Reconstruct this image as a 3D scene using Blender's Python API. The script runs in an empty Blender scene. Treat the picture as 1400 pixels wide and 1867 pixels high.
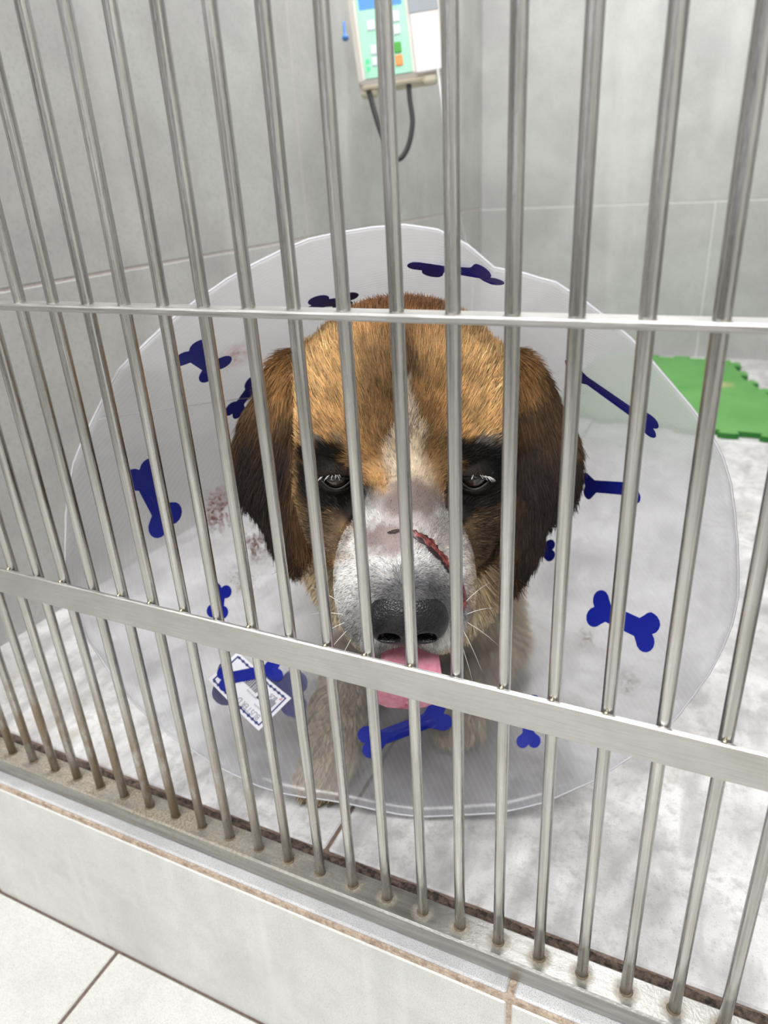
import bpy, math, random
import numpy as np
from mathutils import Vector, Matrix
from mathutils.bvhtree import BVHTree
random.seed(7); rng = np.random.default_rng(7)
S = 0.03                      # metres per modelling unit (one gap between the bars is 1 unit)
col = bpy.context.scene.collection
sc = bpy.context.scene

# ---------------------------------------------------------------- camera
CAM = np.array([14.122927, -11.219335, 17.007003])
RIGHT = np.array([0.905127, 0.421938, -0.052085])
DOWN = np.array([0.135022, -0.401466, -0.905866])
FWD = np.array([-0.403129, 0.812892, -0.420349])
FPX = 1309.07
cd = bpy.data.cameras.new('camera'); cam = bpy.data.objects.new('camera', cd); col.objects.link(cam)
cd.sensor_fit = 'HORIZONTAL'; cd.sensor_width = 36.0; cd.lens = 36.0*FPX/1400
cd.clip_start = 0.01; cd.clip_end = 60
cam.matrix_world = Matrix(((RIGHT[0], -DOWN[0], -FWD[0], CAM[0]*S), (RIGHT[1], -DOWN[1], -FWD[1], CAM[1]*S),
                           (RIGHT[2], -DOWN[2], -FWD[2], CAM[2]*S), (0, 0, 0, 1)))
cd.dof.use_dof = True; cd.dof.focus_distance = 15.8*S; cd.dof.aperture_fstop = 11.0
sc.camera = cam
# ---------------------------------------------------------------- world, lights, exposure
w = bpy.data.worlds.new('World'); sc.world = w; w.use_nodes = True
w.node_tree.nodes['Background'].inputs[0].default_value = (0.93, 0.95, 1.0, 1)
w.node_tree.nodes['Background'].inputs[1].default_value = 0.35
def area(name, loc, rot, sx, sy, power, color=(1, 1, 1)):
    l = bpy.data.lights.new(name, 'AREA'); l.shape = 'RECTANGLE'; l.size = sx*S; l.size_y = sy*S
    l.energy = power; l.color = color
    o = bpy.data.objects.new(name, l); col.objects.link(o); o.location = [c*S for c in loc]; o.rotation_euler = rot
    return o
area('ceiling_panel_light', (26, -30, 64), (.3, 0, 0), 40, 12, 46)
area('ceiling_panel_light', (-10, -44, 64), (.45, 0, 0), 40, 12, 40)
area('ceiling_panel_light', (6, 36, 66), (0, 0, 0), 14, 34, 32)
vs = sc.view_settings
sc.display_settings.display_device = 'sRGB'
vs.view_transform = 'Standard'; vs.look = 'None'; vs.gamma = 1; vs.use_curve_mapping = False; vs.exposure = 0.05
sc.cycles.transparent_max_bounces = 24; sc.cycles.max_bounces = 10; sc.cycles.transmission_bounces = 8
sc.cycles.diffuse_bounces = 4; sc.cycles.glossy_bounces = 4
sc.cycles.caustics_reflective = False; sc.cycles.caustics_refractive = False
sc.cycles_curves.shape = 'RIBBONS'

# ---------------------------------------------------------------- helpers
def lin(c):
    return tuple(((x/255)/12.92 if x/255 <= .04045 else ((x/255+.055)/1.055)**2.4) for x in c)
def empty(name, loc=(0, 0, 0)):
    o = bpy.data.objects.new(name, None); col.objects.link(o); o.location = [c*S for c in loc]; o.empty_display_size = .02
    return o
def tag(o, label=None, cat=None, group=None, kind=None):
    if label: o['label'] = label
    if cat: o['category'] = cat
    if group: o['group'] = group
    if kind: o['kind'] = kind
    return o
def obj(name, v, f, m=None, parent=None, smooth=False):
    """mesh from unit-space verts; kept in world coordinates whatever the parent"""
    me = bpy.data.meshes.new(name); me.from_pydata((np.asarray(v, float)*S).tolist(), [], [list(map(int, q)) for q in f])
    if m: me.materials.append(m)
    if smooth: me.polygons.foreach_set('use_smooth', [True]*len(me.polygons))
    me.update()
    o = bpy.data.objects.new(name, me); col.objects.link(o)
    if parent:
        o.parent = parent
        if parent.type == 'EMPTY': o.matrix_parent_inverse = Matrix.Translation([-c for c in parent.location])
    return o
class MB:
    def __init__(s): s.v = []; s.f = []
    def add(s, v, f):
        n = len(s.v); s.v += [tuple(q) for q in v]; s.f += [tuple(i+n for i in q) for q in f]; return s
    def box(s, a, b, bev=0.0):
        a = np.array(a, float); b = np.array(b, float)
        if bev <= 0:
            v = [(x, y, z) for z in (a[2], b[2]) for y in (a[1], b[1]) for x in (a[0], b[0])]
            return s.add(v, [(0, 2, 3, 1), (4, 5, 7, 6), (0, 1, 5, 4), (2, 6, 7, 3), (0, 4, 6, 2), (1, 3, 7, 5)])
        c = (a+b)/2; h = (b-a)/2; bev = min(bev, h.min()*.95)
        v = []; idx = {}
        for sx in (-1, 1):
            for sy in (-1, 1):
                for sz in (-1, 1):
                    for k in range(3):
                        d = np.array([h[0]-bev, h[1]-bev, h[2]-bev]); d[k] += bev
                        idx[(sx, sy, sz, k)] = len(v); v.append(c+d*np.array([sx, sy, sz]))
        f = []
        for k in range(3):
            i, j = [(1, 2), (2, 0), (0, 1)][k]
            for sg in (-1, 1):
                q = []
                for (p, r) in ((-1, -1), (1, -1), (1, 1), (-1, 1)):
                    key = [0, 0, 0]; key[k] = sg; key[i] = p; key[j] = r; q.append(idx[(*key, k)])
                f.append(q if sg > 0 else q[::-1])
        for k in range(3):
            i, j = [(1, 2), (2, 0), (0, 1)][k]
            for p in (-1, 1):
                for r in (-1, 1):
                    def kk(t, m):
                        key = [0, 0, 0]; key[k] = t; key[i] = p; key[j] = r; return idx[(*key, m)]
                    q = [kk(-1, i), kk(1, i), kk(1, j), kk(-1, j)]
                    f.append(q if p*r < 0 else q[::-1])
        for sx in (-1, 1):
            for sy in (-1, 1):
                for sz in (-1, 1):
                    q = [idx[(sx, sy, sz, k)] for k in range(3)]; f.append(q if sx*sy*sz > 0 else q[::-1])
        return s.add(v, f)
    def tube(s, pts, r, n=12, caps=True):
        pts = np.array(pts, float); m = len(pts); r = np.broadcast_to(np.array(r, float), (m,))
        t = np.gradient(pts, axis=0); t /= np.linalg.norm(t, axis=1)[:, None]
        ref = np.array([0, 0, 1.]) if abs(t[0][2]) < .9 else np.array([1., 0, 0])
        a = np.cross(t[0], ref); a /= np.linalg.norm(a); v = []
        for i in range(m):
            a = a-t[i]*(a@t[i]); a /= np.linalg.norm(a); b = np.cross(t[i], a)
            for k in range(n):
                q = 2*math.pi*k/n; v.append(pts[i]+r[i]*(math.cos(q)*a+math.sin(q)*b))
        f = [(i*n+k, i*n+(k+1) % n, (i+1)*n+(k+1) % n, (i+1)*n+k) for i in range(m-1) for k in range(n)]
        if caps: f += [tuple(range(n))[::-1], tuple((m-1)*n+k for k in range(n))]
        return s.add(v, f)
    def sphere(s, c, r, n=16, m=10):
        r = np.broadcast_to(np.array(r, float), (3,)); v = []
        for i in range(m+1):
            p = math.pi*i/m
            for k in range(n):
                q = 2*math.pi*k/n; v.append(np.array(c)+r*np.array([math.sin(p)*math.cos(q), math.sin(p)*math.sin(q), math.cos(p)]))
        return s.add(v, [(i*n+k, (i+1)*n+k, (i+1)*n+(k+1) % n, i*n+(k+1) % n) for i in range(m) for k in range(n)])
    def xf(s, fn): s.v = [tuple(fn(np.array(q))) for q in s.v]; return s
    def build(s, name, m=None, parent=None, smooth=False): return obj(name, s.v, s.f, m, parent, smooth)

class NT:
    """terse node material builder"""
    def __init__(s, name):
        s.m = bpy.data.materials.new(name); s.m.use_nodes = True; s.t = s.m.node_tree; s.t.nodes.clear()
        s.out = s.t.nodes.new('ShaderNodeOutputMaterial'); s.co = None
    def n(s, typ, **kw):
        nd = s.t.nodes.new('ShaderNode'+typ)
        for k, v in kw.items():
            if k.startswith('_'): setattr(nd, k[1:], v)
            else: s.set(nd, k, v)
        return nd
    def set(s, nd, k, v):
        i = nd.inputs[int(k[1:])] if (k[0] == 'i' and k[1:].isdigit()) else nd.inputs[k.replace('_', ' ')]
        if isinstance(v, bpy.types.NodeSocket): s.t.links.new(v, i)
        else:
            if hasattr(i.default_value, '__len__') and not hasattr(v, '__len__'): v = (v,)*len(i.default_value)
            if hasattr(v, '__len__') and len(v) == 3 and len(i.default_value) == 4: v = (*v, 1)
            i.default_value = v
    def pos(s, scale=(1, 1, 1)):
        g = s.n('NewGeometry'); mp = s.n('Mapping'); s.t.links.new(g.outputs['Position'], mp.inputs[0])
        mp.inputs['Scale'].default_value = [q/S for q in scale]; return mp.outputs[0]
    def noise(s, vec, scale, detail=4, rough=.55, dist=0):
        return s.n('TexNoise', Vector=vec, Scale=scale, Detail=detail, Roughness=rough, Distortion=dist).outputs['Fac']
    def ramp(s, fac, lo, hi, a=0., b=1.):
        return s.n('MapRange', i0=fac, i1=lo, i2=hi, i3=a, i4=b).outputs[0]
    def mix(s, fac, a, b):
        nd = s.n('Mix', _data_type='RGBA'); s.set(nd, 'i0', fac); s.set(nd, 'i6', a); s.set(nd, 'i7', b); return nd.outputs[2]
    def math(s, op, a, b=0.): return s.n('Math', _operation=op, i0=a, i1=b).outputs[0]
    def bump(s, h, strength=.3, dist=.1): return s.n('Bump', Height=h, Strength=strength, Distance=dist*S).outputs[0]
    def bsdf(s, **kw): return s.n('BsdfPrincipled', **kw)
    def done(s, sh): s.t.links.new(sh.outputs[0] if hasattr(sh, 'outputs') else sh, s.out.inputs[0]); return s.m
def plain(name, rgb, rough=.5, metal=0., spec=.5, **kw):
    t = NT(name); return t.done(t.bsdf(Base_Color=lin(rgb), Roughness=rough, Metallic=metal, Specular_IOR_Level=spec, **kw))

# ---------------------------------------------------------------- materials
def mk_steel(name, stretch, dirt=False, base=(190, 188, 184), rough=.3, bmp=.12):
    t = NT(name); p = t.pos(stretch)
    n1 = t.noise(p, 1.0, 5, .6); p2 = t.pos(); n2 = t.noise(p2, .55, 5, .6)
    c = t.mix(t.ramp(n1, .3, .7), tuple(q*.5 for q in lin(base)), lin(base)) if dirt else t.mix(t.ramp(n1, .3, .7), tuple(q*.8 for q in lin(base)), lin(base))
    c = t.mix(t.ramp(n2, .45, .75, 0, .35), c, lin((150, 146, 136)))
    r = t.ramp(n1, .3, .7, rough-.07, rough+.12); met = 1.0
    if dirt:
        sep = t.n('SeparateXYZ', i0=t.pos())
        zf = t.ramp(sep.outputs[2], 4.6, 2.4); xf = t.ramp(sep.outputs[0], 7.5, 1.0)
        nn = t.noise(t.pos((1, 1, .45)), 1.6, 4, .6)
        d = t.math('MULTIPLY', t.math('MULTIPLY', zf, xf), t.ramp(nn, .30, .52))
        foot = t.math('MULTIPLY', t.ramp(sep.outputs[2], .55, .0), t.ramp(nn, .3, .6, .3, .85))
        d = t.math('MAXIMUM', d, foot)
        c = t.mix(t.math('MULTIPLY', d, .88), c, lin((108, 88, 56)))
        r = t.math('ADD', r, t.math('MULTIPLY', d, .3)); met = t.math('SUBTRACT', 1.0, t.math('MULTIPLY', d, .75))
    b = t.bsdf(Base_Color=c, Roughness=r, Metallic=met, Normal=t.bump(n1, bmp, .05))
    return t.done(b)
M_bar = mk_steel('brushed_steel_bar', (11, 11, .22), dirt=True, base=(212, 210, 207), rough=.2, bmp=.4)
M_rail = mk_steel('brushed_steel_rail', (1.2, 22, 30), base=(196, 195, 192), rough=.38)
def mk_bottom():
    t = NT('dirty_steel_sill'); n1 = t.noise(t.pos((.4, 6, 6)), 1., 5, .6); sep = t.n('SeparateXYZ', i0=t.pos())
    c = t.mix(t.ramp(n1, .3, .7), lin((140, 139, 134)), lin((176, 175, 171)))
    n2 = t.noise(t.pos(), 1.1, 6, .65); n3 = t.noise(t.pos(), 14, 3, .6)
    top = t.ramp(sep.outputs[2], -.12, -.01)
    left = t.ramp(sep.outputs[0], 9, 1, .12, 1)
    d = t.math('MULTIPLY', t.math('MULTIPLY', top, left), t.ramp(n2, .25, .55))
    # grime gathers where each bar goes in (one bar a unit)
    fx = t.math('ABSOLUTE', t.math('SUBTRACT', t.math('FRACT', t.math('ADD', sep.outputs[0], 100.5)), .5))
    rr = t.math('SQRT', t.math('ADD', t.math('MULTIPLY', fx, fx), t.math('MULTIPLY', sep.outputs[1], sep.outputs[1])))
    ring = t.math('MULTIPLY', t.math('MULTIPLY', top, t.ramp(rr, .36, .14)), t.ramp(n2, .3, .6, .25, .9))
    d = t.math('MAXIMUM', t.math('MULTIPLY', d, .8), ring)
    side = t.math('MULTIPLY', t.math('SUBTRACT', 1., top), t.math('MULTIPLY', left, t.ramp(n2, .4, .7, 0, .55)))
    d = t.math('MAXIMUM', d, side)
    dc = t.mix(t.ramp(n3, .4, .6), lin((104, 92, 72)), lin((150, 140, 118)))
    c = t.mix(d, c, dc)
    return t.done(t.bsdf(Base_Color=c, Metallic=t.math('SUBTRACT', 1., t.math('MULTIPLY', d, .9)), Roughness=t.ramp(d, 0, 1, .36, .75), Normal=t.bump(n3, .15, .05)))
M_bottom = mk_bottom()
M_weld = plain('weld_bead', (178, 170, 150), .3, 1.)
M_foot = mk_grime = plain('grimy_bar_foot', (96, 84, 66), .8)
def mk_tile(name, a, b, speck, sc1, rough, bump=.12, fine=(34, .75), big=(.18, .4, .6), streak=None):
    t = NT(name); p = t.pos(); n0 = t.noise(p, big[0], 5, .62, .4); n1 = t.noise(p, sc1, 8, .65)
    n2 = t.noise(p, fine[0], 3, .6)
    c = t.mix(t.ramp(n0, big[1], big[2]), lin(a), lin(b))
    c = t.mix(t.ramp(n2, .50, .34, 0, fine[1]), c, lin(speck))
    c = t.mix(t.ramp(n1, .5, .75, 0, .30), c, lin(speck))
    if streak:
        n4 = t.noise(t.pos(streak), 1., 3, .5); c = t.mix(t.ramp(n4, .55, .75, 0, .35), c, lin((214, 214, 212)))
    return t.done(t.bsdf(Base_Color=c, Roughness=t.ramp(n1, .3, .7, rough-.06, rough+.12), Normal=t.bump(n2, bump, .04)))
M_outer = mk_tile('pale_speckled_tile', (204, 203, 198), (196, 195, 190), (160, 158, 152), 1.2, .45)
M_riser = mk_tile('curb_tile', (202, 202, 199), (188, 189, 186), (158, 158, 154), .8, .5, streak=(1.3, .3, .12))
M_sill = mk_tile('marbled_sill_tile', (194, 194, 195), (170, 170, 171), (120, 118, 118), 1.0, .45)
M_wall = mk_tile('grey_wall_tile', (176, 176, 173), (165, 164, 162), (140, 139, 137), .35, .42, bump=.05, fine=(5, .3), streak=(.25, .25, .04))
def mk_floor():
    t = NT('marbled_floor_tile'); p = t.pos(); n0 = t.noise(p, .42, 5, .6, .5); n1 = t.noise(p, 2.2, 7, .7); n2 = t.noise(p, 22, 4, .7)
    st = t.noise(t.pos((.9, .28, 1)), 1., 4, .55, .3)
    c = t.mix(t.ramp(n0, .38, .66), lin((214, 213, 213)), lin((178, 176, 175)))
    c = t.mix(t.ramp(st, .50, .66, 0, .65), c, lin((146, 145, 147)))
    c = t.mix(t.ramp(n1, .50, .66, 0, .6), c, lin((150, 147, 144)))
    c = t.mix(t.ramp(n2, .42, .28, 0, .75), c, lin((120, 116, 112)))
    n5 = t.noise(p, .16, 3, .5); n6 = t.noise(p, .9, 5, .7)
    c = t.mix(t.math('MULTIPLY', t.ramp(n5, .52, .7), t.ramp(n6, .48, .66, 0, .45)), c, lin((150, 132, 108)))
    return t.done(t.bsdf(Base_Color=c, Roughness=t.ramp(n1, .3, .7, .3, .5), Normal=t.bump(n1, .35, .05)))
M_floor = mk_floor()
def mk_grout(name, a, b):
    t = NT(name); n = t.noise(t.pos(), 6, 6, .7)
    return t.done(t.bsdf(Base_Color=t.mix(t.ramp(n, .38, .62), lin(a), lin(b)), Roughness=.95, Normal=t.bump(n, .8, .12)))
M_grout = mk_grout('tan_grout', (148, 128, 110), (196, 178, 160))
M_groutdark = mk_grout('blackened_grout', (38, 32, 28), (104, 88, 76))
M_groutfloor = mk_grout('brown_floor_grout', (104, 86, 76), (128, 110, 100))
M_groutwall = mk_grout('wall_grout', (184, 174, 170), (198, 188, 184))
M_groutback = mk_grout('pale_wall_grout', (200, 202, 198), (208, 210, 206))
M_front_wall = plain('room_wall', (178, 176, 172), .8)
M_plain_wall = plain('painted_wall', (196, 196, 192), .8)

# ---------------------------------------------------------------- setting
ZF = -0.65
G = .06
def slab(name, a, b, m, parent=None, bev=.04): return MB().box(a, b, bev).build(name, m, parent)
# floor outside the cage
floor = tag(MB().box((-62, -72, -8.2), (60, -.75, -7.2)).build('floor', M_groutfloor), kind='structure')
for i in range(-3, 4):
    for j in range(0, 4):
        slab('tile', (20*i-2.45+.07, -.85-20*(j+1)+.07, -7.6), (20*(i+1)-2.45-.07, -.85-20*j-.02, -7.1), M_outer, floor)
# the raised curb (base of the cage) with its tiled riser and marbled sill strip
curb = tag(MB().box((-60, -.76, -7.6), (40, .95, -.74)).build('trim_curb', M_grout), kind='structure')
for x0 in (-28.5, -8.5, 11.5):
    slab('tile', (x0+.07, -.80, -7.16), (x0+19.93, -.6, -.92), M_riser, curb)
    slab('tile', (x0+.09, -.70, -.80), (x0+19.91, .82, ZF), M_sill, curb, .05)
# cage floor
cfloor = tag(MB().box((-13.4, .8, -1.4), (40, 68, -.72)).build('floor_cage', M_groutfloor), kind='structure')
for x0, x1 in ((-13.2, 5.46), (5.46, 25.5), (25.5, 40)):
    for y0, y1 in ((1.12, 41.), (41., 67.5)):
        slab('tile', (x0+G, y0+G, -1.2), (x1-G, y1-G, ZF), M_floor, cfloor, .05)
v = []; f = []; n = 700
for i in range(n):
    x = -13+i*.06; ww = .085+.04*math.sin(x*3.1)+.06*random.random(); h = .02+.05*random.random()
    v += [(x, .96-ww, ZF-.05), (x, .96-ww*.5, ZF+h), (x, .96+ww*.7, ZF+h*.8), (x, .97+ww, ZF-.05)]
    if i: f += [((i-1)*4+k, (i-1)*4+k+1, i*4+k+1, i*4+k) for k in range(3)]
obj('grout_line', v, f, M_groutdark, cfloor, True)
# left (side) wall: two courses of big tiles, slightly out of square as in the place
def wall(name, ends, z0, rows, xs, m, gm, thick=.6):
    a = np.array(ends[0], float); b = np.array(ends[1], float); L = np.linalg.norm(b-a); u = (b-a)/L; nrm = np.array([u[1], -u[0]])
    if nrm@(np.array([5., 10.])-a) < 0: nrm = -nrm
    def X(q): r = a+u*q[0]+nrm*q[1]; return (r[0], r[1], q[2])
    back = MB().box((0, -2.0, z0), (L, -.03, rows[-1])).xf(X).build(name, gm); tag(back, kind='structure')
    for i in range(len(rows)-1):
        xr = xs[i] if isinstance(xs[0], list) else xs
        for k in range(len(xr)-1):
            MB().box((xr[k]+G, -.4, rows[i]+G), (xr[k+1]-G, 0, rows[i+1]-G), .04).xf(X).build('tile', m, back)
    return back
rows = [ZF-.6, 13.72, 43.0, 72.0]
wall('wall_left', ((-13.1, -1.0), (-10.9, 66.0)), ZF-.6, rows, [0, 4.5, 33.5, 67.0], M_wall, M_groutwall)
wall('wall_back', ((-11.2, 66.0), (40, 66.0)), ZF-.6, [ZF-.6, 13.6, 43, 72.], [[0, 22.5, 51], [0, 36, 51], [0, 22.5, 51]], M_wall, M_groutback)
# the room in front of the cage, seen only in the reflections of the steel
tag(MB().box((-62, -72, -8), (62, -70, 72)).build('wall_front', M_front_wall), kind='structure')
tag(MB().box((-62, -72, 72), (62, 70, 74)).build('ceiling', M_plain_wall), kind='structure')

wall('wall_partition', ((24.1, -.3), (24.1, 66.0)), ZF-.02, [ZF-.02, 13.72, 40.], [0, 33.5, 66.3], M_wall, M_groutwall)
tag(MB().box((40, -70, -8), (42, 68, 72)).build('wall_right', M_plain_wall), kind='structure')
tag(MB().box((-62, -70, -8), (-60, 0, 72)).build('wall_side', M_front_wall), kind='structure')
M_added_door = plain('dark_door', (52, 48, 46), .5)
t = NT('daylit_pane'); M_pane_glow = t.done(t.n('Emission', Color=lin((235, 242, 255)), Strength=1.6))  # glowing pane, added so the steel mirrors a bright band
for k, (x0, x1) in enumerate(((-38, -27), (8, 20))):  # invented doors out of view, added for dark stripes in the bar reflections
    d_ = tag(MB().box((x0, -70.2, -7.1), (x1, -69.4, 58), .2).build('door_%d' % (k+1), M_added_door), kind='structure')
    MB().box((x1-2.5, -69.5, 22), (x1-1.2, -68.6, 26), .2).build('door_handle', M_rail, d_)
w_ = tag(MB().box((-18, -70.3, 10), (-4, -69.7, 56), .1).build('window_1', M_plain_wall), kind='structure')  # invented window out of view, added to brighten the bar reflections
MB().box((-17, -69.8, 11), (-5, -69.5, 55)).build('window_pane', M_pane_glow, w_)

# ---------------------------------------------------------------- barred gate
gate = tag(empty('cage_gate', (5, 0, ZF)), 'brushed steel barred cage front with thin upper rail, flat middle rail and dirty bottom rail', 'cage')
bar_me = None
R_BAR = .128
for i in range(-12, 24):
    if bar_me is None:
        pts = [(i, 0, z) for z in (-.3, 2, 5, 8, 11, 15, 20, 25, 32, 40)]
        o = MB().tube(pts, R_BAR, 20).build('bar', M_bar, gate, True); bar_me = o; first = i
    else:
        o = bar_me.copy(); col.objects.link(o); o.parent = gate
        o.location = ((i-first+random.uniform(-.02, .02))*S, 0, 0)
        o.matrix_parent_inverse = bar_me.matrix_parent_inverse
# upper rail: a flat strip lying level, the bars pass through it
def strip(y0, y1, z0, z1, b=.035): return MB().box((-12.9, y0, z0), (23.9, y1, z1), b)
strip(-.26, .26, 14.84, 14.98).build('upper_rail', M_rail, gate)
strip(-.24, -.125, 7.0, 7.81, .03).build('middle_rail', M_rail, gate)
strip(-.38, .42, ZF, 0.0, .05).build('bottom_rail', M_bottom, gate)
strip(.42, .50, ZF, -.42, .03).build('bottom_rail_lip', M_bottom, gate)
strip(.1, .26, 39.6, 40.0).build('top_rail', M_rail, gate)
for i in range(-8, 20):
    if i % 2 or random.random() < .35:
        MB().sphere((i+random.uniform(-.03, .03), -.15, 7.82), (.055, .06, .04), 8, 6).build('weld_bead', M_weld, gate, True)
    mb = MB()                                     # collar of grime and weld where the bar enters the bottom rail
    mb.tube([(i, 0, -.01), (i, 0, .012), (i, 0, .05)], [.155, .148, .125], 16); mb.build('bar_foot', M_foot, gate, True)

# ================================================================ DOG
E0 = np.array([7.129, 4.158, 10.155])            # point midway between the eyes
PA = math.radians(32); cp, sp = math.cos(PA), math.sin(PA)
# view-aligned head frame Q=(X right, D down, T towards viewer) ; local head frame (X, Y nose-wards, Z up)
BQ = np.stack([RIGHT, DOWN, -FWD])               # rows
def toQ(P): return (P-E0)@BQ.T
def fromQ(q): return E0+np.asarray(q, float)@BQ
def l2q(X, Y, Z): return np.array([X, Y*sp-Z*cp, Y*cp+Z*sp])
def l2w(X, Y, Z): return fromQ(l2q(X, Y, Z))
def smin(a, b, k):
    h = np.clip(.5+.5*(b-a)/k, 0, 1); return b+(a-b)*h-k*h*(1-h)
def smax(a, b, k): return -smin(-a, -b, k)
def ell(P, c, r):
    q = P-np.asarray(c, float); r = np.asarray(r, float)
    k0 = np.sqrt(((q/r)**2).sum(-1)); k1 = np.sqrt(((q/(r*r))**2).sum(-1)); return k0*(k0-1)/np.maximum(k1, 1e-6)
def ellr(P, c, r, ang):                            # ellipsoid turned in the X-D plane
    q = P-np.asarray(c, float); ca, sa = math.cos(ang), math.sin(ang)
    q2 = np.stack([ca*q[..., 0]+sa*q[..., 1], -sa*q[..., 0]+ca*q[..., 1], q[..., 2]], -1); return ell(q2, (0, 0, 0), r)
def cone_(P, a, b, ra, rb):
    a = np.asarray(a, float); b = np.asarray(b, float); ab = b-a; t = np.clip(((P-a)@ab)/(ab@ab), 0, 1)
    return np.sqrt(((P-a-t[..., None]*ab)**2).sum(-1))-(ra+(rb-ra)*t)
def toL(Q): X, D, T = Q[..., 0], Q[..., 1], Q[..., 2]; return np.stack([X, D*sp+T*cp, -D*cp+T*sp], -1)
EYES = [(-1.72, -.12, .02), (1.76, -.12, .02)]
def ears_sdf(Q):
    d = None
    for c, r, a, k in (((-3.05, -2.05, -1.9), (1.05, 1.35, .62), .35, 0), ((-3.75, -.75, -1.75), (.92, 1.45, .36), .12, .5), ((-3.35, .70, -1.55), (.64, 1.62, .30), -.26, .5),
                       ((-2.65, -2.75, -2.0), (.85, .85, .75), 0, .6), ((2.8, -2.75, -2.0), (.85, .85, .75), 0, .3),
                       ((3.25, -2.05, -1.9), (1.0, 1.35, .62), -.35, .5), ((3.95, -.6, -1.75), (.95, 1.5, .36), -.1, .5), ((3.42, 1.05, -1.55), (.56, 1.72, .30), .20, .5)):
        e = ellr(Q, c, r, a); d = e if d is None else smin(d, e, max(k, .01))
    return d
def head_sdf(Q):
    L = toL(Q)
    d = ell(L, (0, -2.5, .95), (2.85, 2.9, 2.6))
    def u(e, k=.5):
        nonlocal d; d = smin(d, e, k)
    for s in (-1, 1):
        u(ell(L, (s*1.25, -.95, .75), (1.35, 1.25, 1.05)), .6)      # brow
        u(ell(L, (s*1.75, -1.5, -1.1), (1.15, 1.9, 1.5)), .7)       # cheek
        u(ell(L, (s*1.55, -1.0, -2.15), (1.0, 1.6, 1.05)), .5)      # jowl
        u(ell(L, (s*.78, 2.28, -2.2), (.84, 1.38, 1.15)), .45)     # flews
        u(ell(L, (s*1.0, 1.2, -1.85), (.72, 1.6, 1.05)), .5)
    u(cone_(L, (0, -.6, -.05), (0, 3.0, -1.05), 1.0, .82), .5)      # bridge
    u(ell(L, (0, 1.5, -1.5), (1.35, 2.2, 1.1)), .5)                 # muzzle
    u(ell(L, (0, 1.3, -2.85), (.95, 1.9, .55)), .3)                 # lower jaw
    d = smax(d, -ell(L, (0, 3.6, -3.0), (.55, 1.3, .14)), .12)     # mouth gap
    d = smax(d, -cone_(L, (0, 3.9, -2.1), (0, 3.3, -3.0), .05, .05), .12)
    for e in EYES:
        d = smax(d, -ell(L, (e[0], e[1]+.42, e[2]-.02), (.62, .5, .42)), .35)   # socket
        lid = np.abs(np.sqrt(((L-np.array(e)-np.array([0, -.0, 0]))**2).sum(-1))-.47)-.07
        slit = ell(L, (e[0], e[1]+.42, e[2]-.05), (.42, .42, .21)); lid = smax(lid, -slit, .05)
        d = smin(d, lid, .14)
    return d
def body_sdf(P):
    d = cone_(P, (6.2, 7.2, 9.7), (5.0, 10.6, 7.6), 2.6, 3.1)      # neck
    def u(e, k=.8):
        nonlocal d; d = smin(d, e, k)
    u(cone_(P, (4.9, 10.9, 7.2), (4.7, 11.8, 4.2), 3.0, 3.2))
    u(ell(P, (5.6, 6.7, 6.3), (3.25, 1.9, 3.1)), .7)                 # ruff under the jaw
    u(ell(P, (4.9, 11.0, 3.2), (3.0, 2.8, 3.3)))
    u(cone_(P, (4.4, 11.8, 3.9), (.3, 18.0, 3.6), 3.3, 2.9), 1.2)
    u(ell(P, (-.3, 19.0, 3.1), (3.5, 3.4, 3.2)))
    # hind legs, folded
    PX = P; P = P+np.array([2.7, 1.6, 0.])
    for s in (-1, 1):
        u(ell(P, (2.4+s*2.6, 20.2-s*.2, 1.5), (1.3, 2.8, 2.2)), .6)
        u(cone_(P, (2.6+s*3.0, 21.5, .3), (3.5+s*3.3, 17.6, .05), .75, .55), .4)
        u(cone_(P, (3.5+s*3.3, 17.6, -.05), (3.9+s*3.4, 16.2, -.1), .6, .5), .3)
    u(cone_(P, (1.7, 23.0, 2.0), (3.2, 26.8, -.1), .7, .4), .5); u(cone_(P, (3.2, 26.8, -.1), (6.5, 28.6, -.15), .45, .3), .3)
    P = PX
    # left-hand foreleg stretched to the bars
    u(cone_(P, (2.8, 10.6, 3.6), (2.3, 11.2, 1.0), 1.6, 1.1), .8)
    u(cone_(P, (2.35, 11.0, .5), (3.6, 5.6, .38), 1.05, .86), .5)
    u(cone_(P, (3.6, 5.6, .38), (4.15, 3.9, .08), .86, .72), .3)
    # right-hand foreleg folded further back
    u(cone_(P, (6.6, 10.8, 3.4), (7.6, 11.2, .9), 1.5, 1.0), .8)
    u(cone_(P, (7.6, 11.0, .45), (7.5, 7.6, .2), .95, .65), .5)
    u(ell(P, (7.45, 6.9, -.05), (.8, .95, .55)), .3)
    d = smax(d, -(P[..., 2]-ZF-.02), .12)
    return d
TOES = [(3.62, 2.92), (3.98, 2.62), (4.42, 2.62), (4.8, 2.9)]
def paw_sdf(P):
    d = ell(P, (4.2, 3.6, -.10), (.82, 1.0, .55))
    for x, y in TOES:
        d = smin(d, ell(P, (x, y+.1, -.30), (.235, .42, .32)), .1)
    return smax(d, -(P[..., 2]-ZF-.02), .1)
def axis_grid(lo, hi, fines, h=.085, hc=.4):
    xs = [lo]
    while xs[-1] < hi:
        x = xs[-1]; g = min([0 if a <= x <= b else min(abs(x-a), abs(x-b)) for a, b in fines])
        nearest = hi
        step = h if g < 1e-6 else min(hc, h+g*.22)
        xs.append(x+step)
    return np.array(xs)
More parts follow.
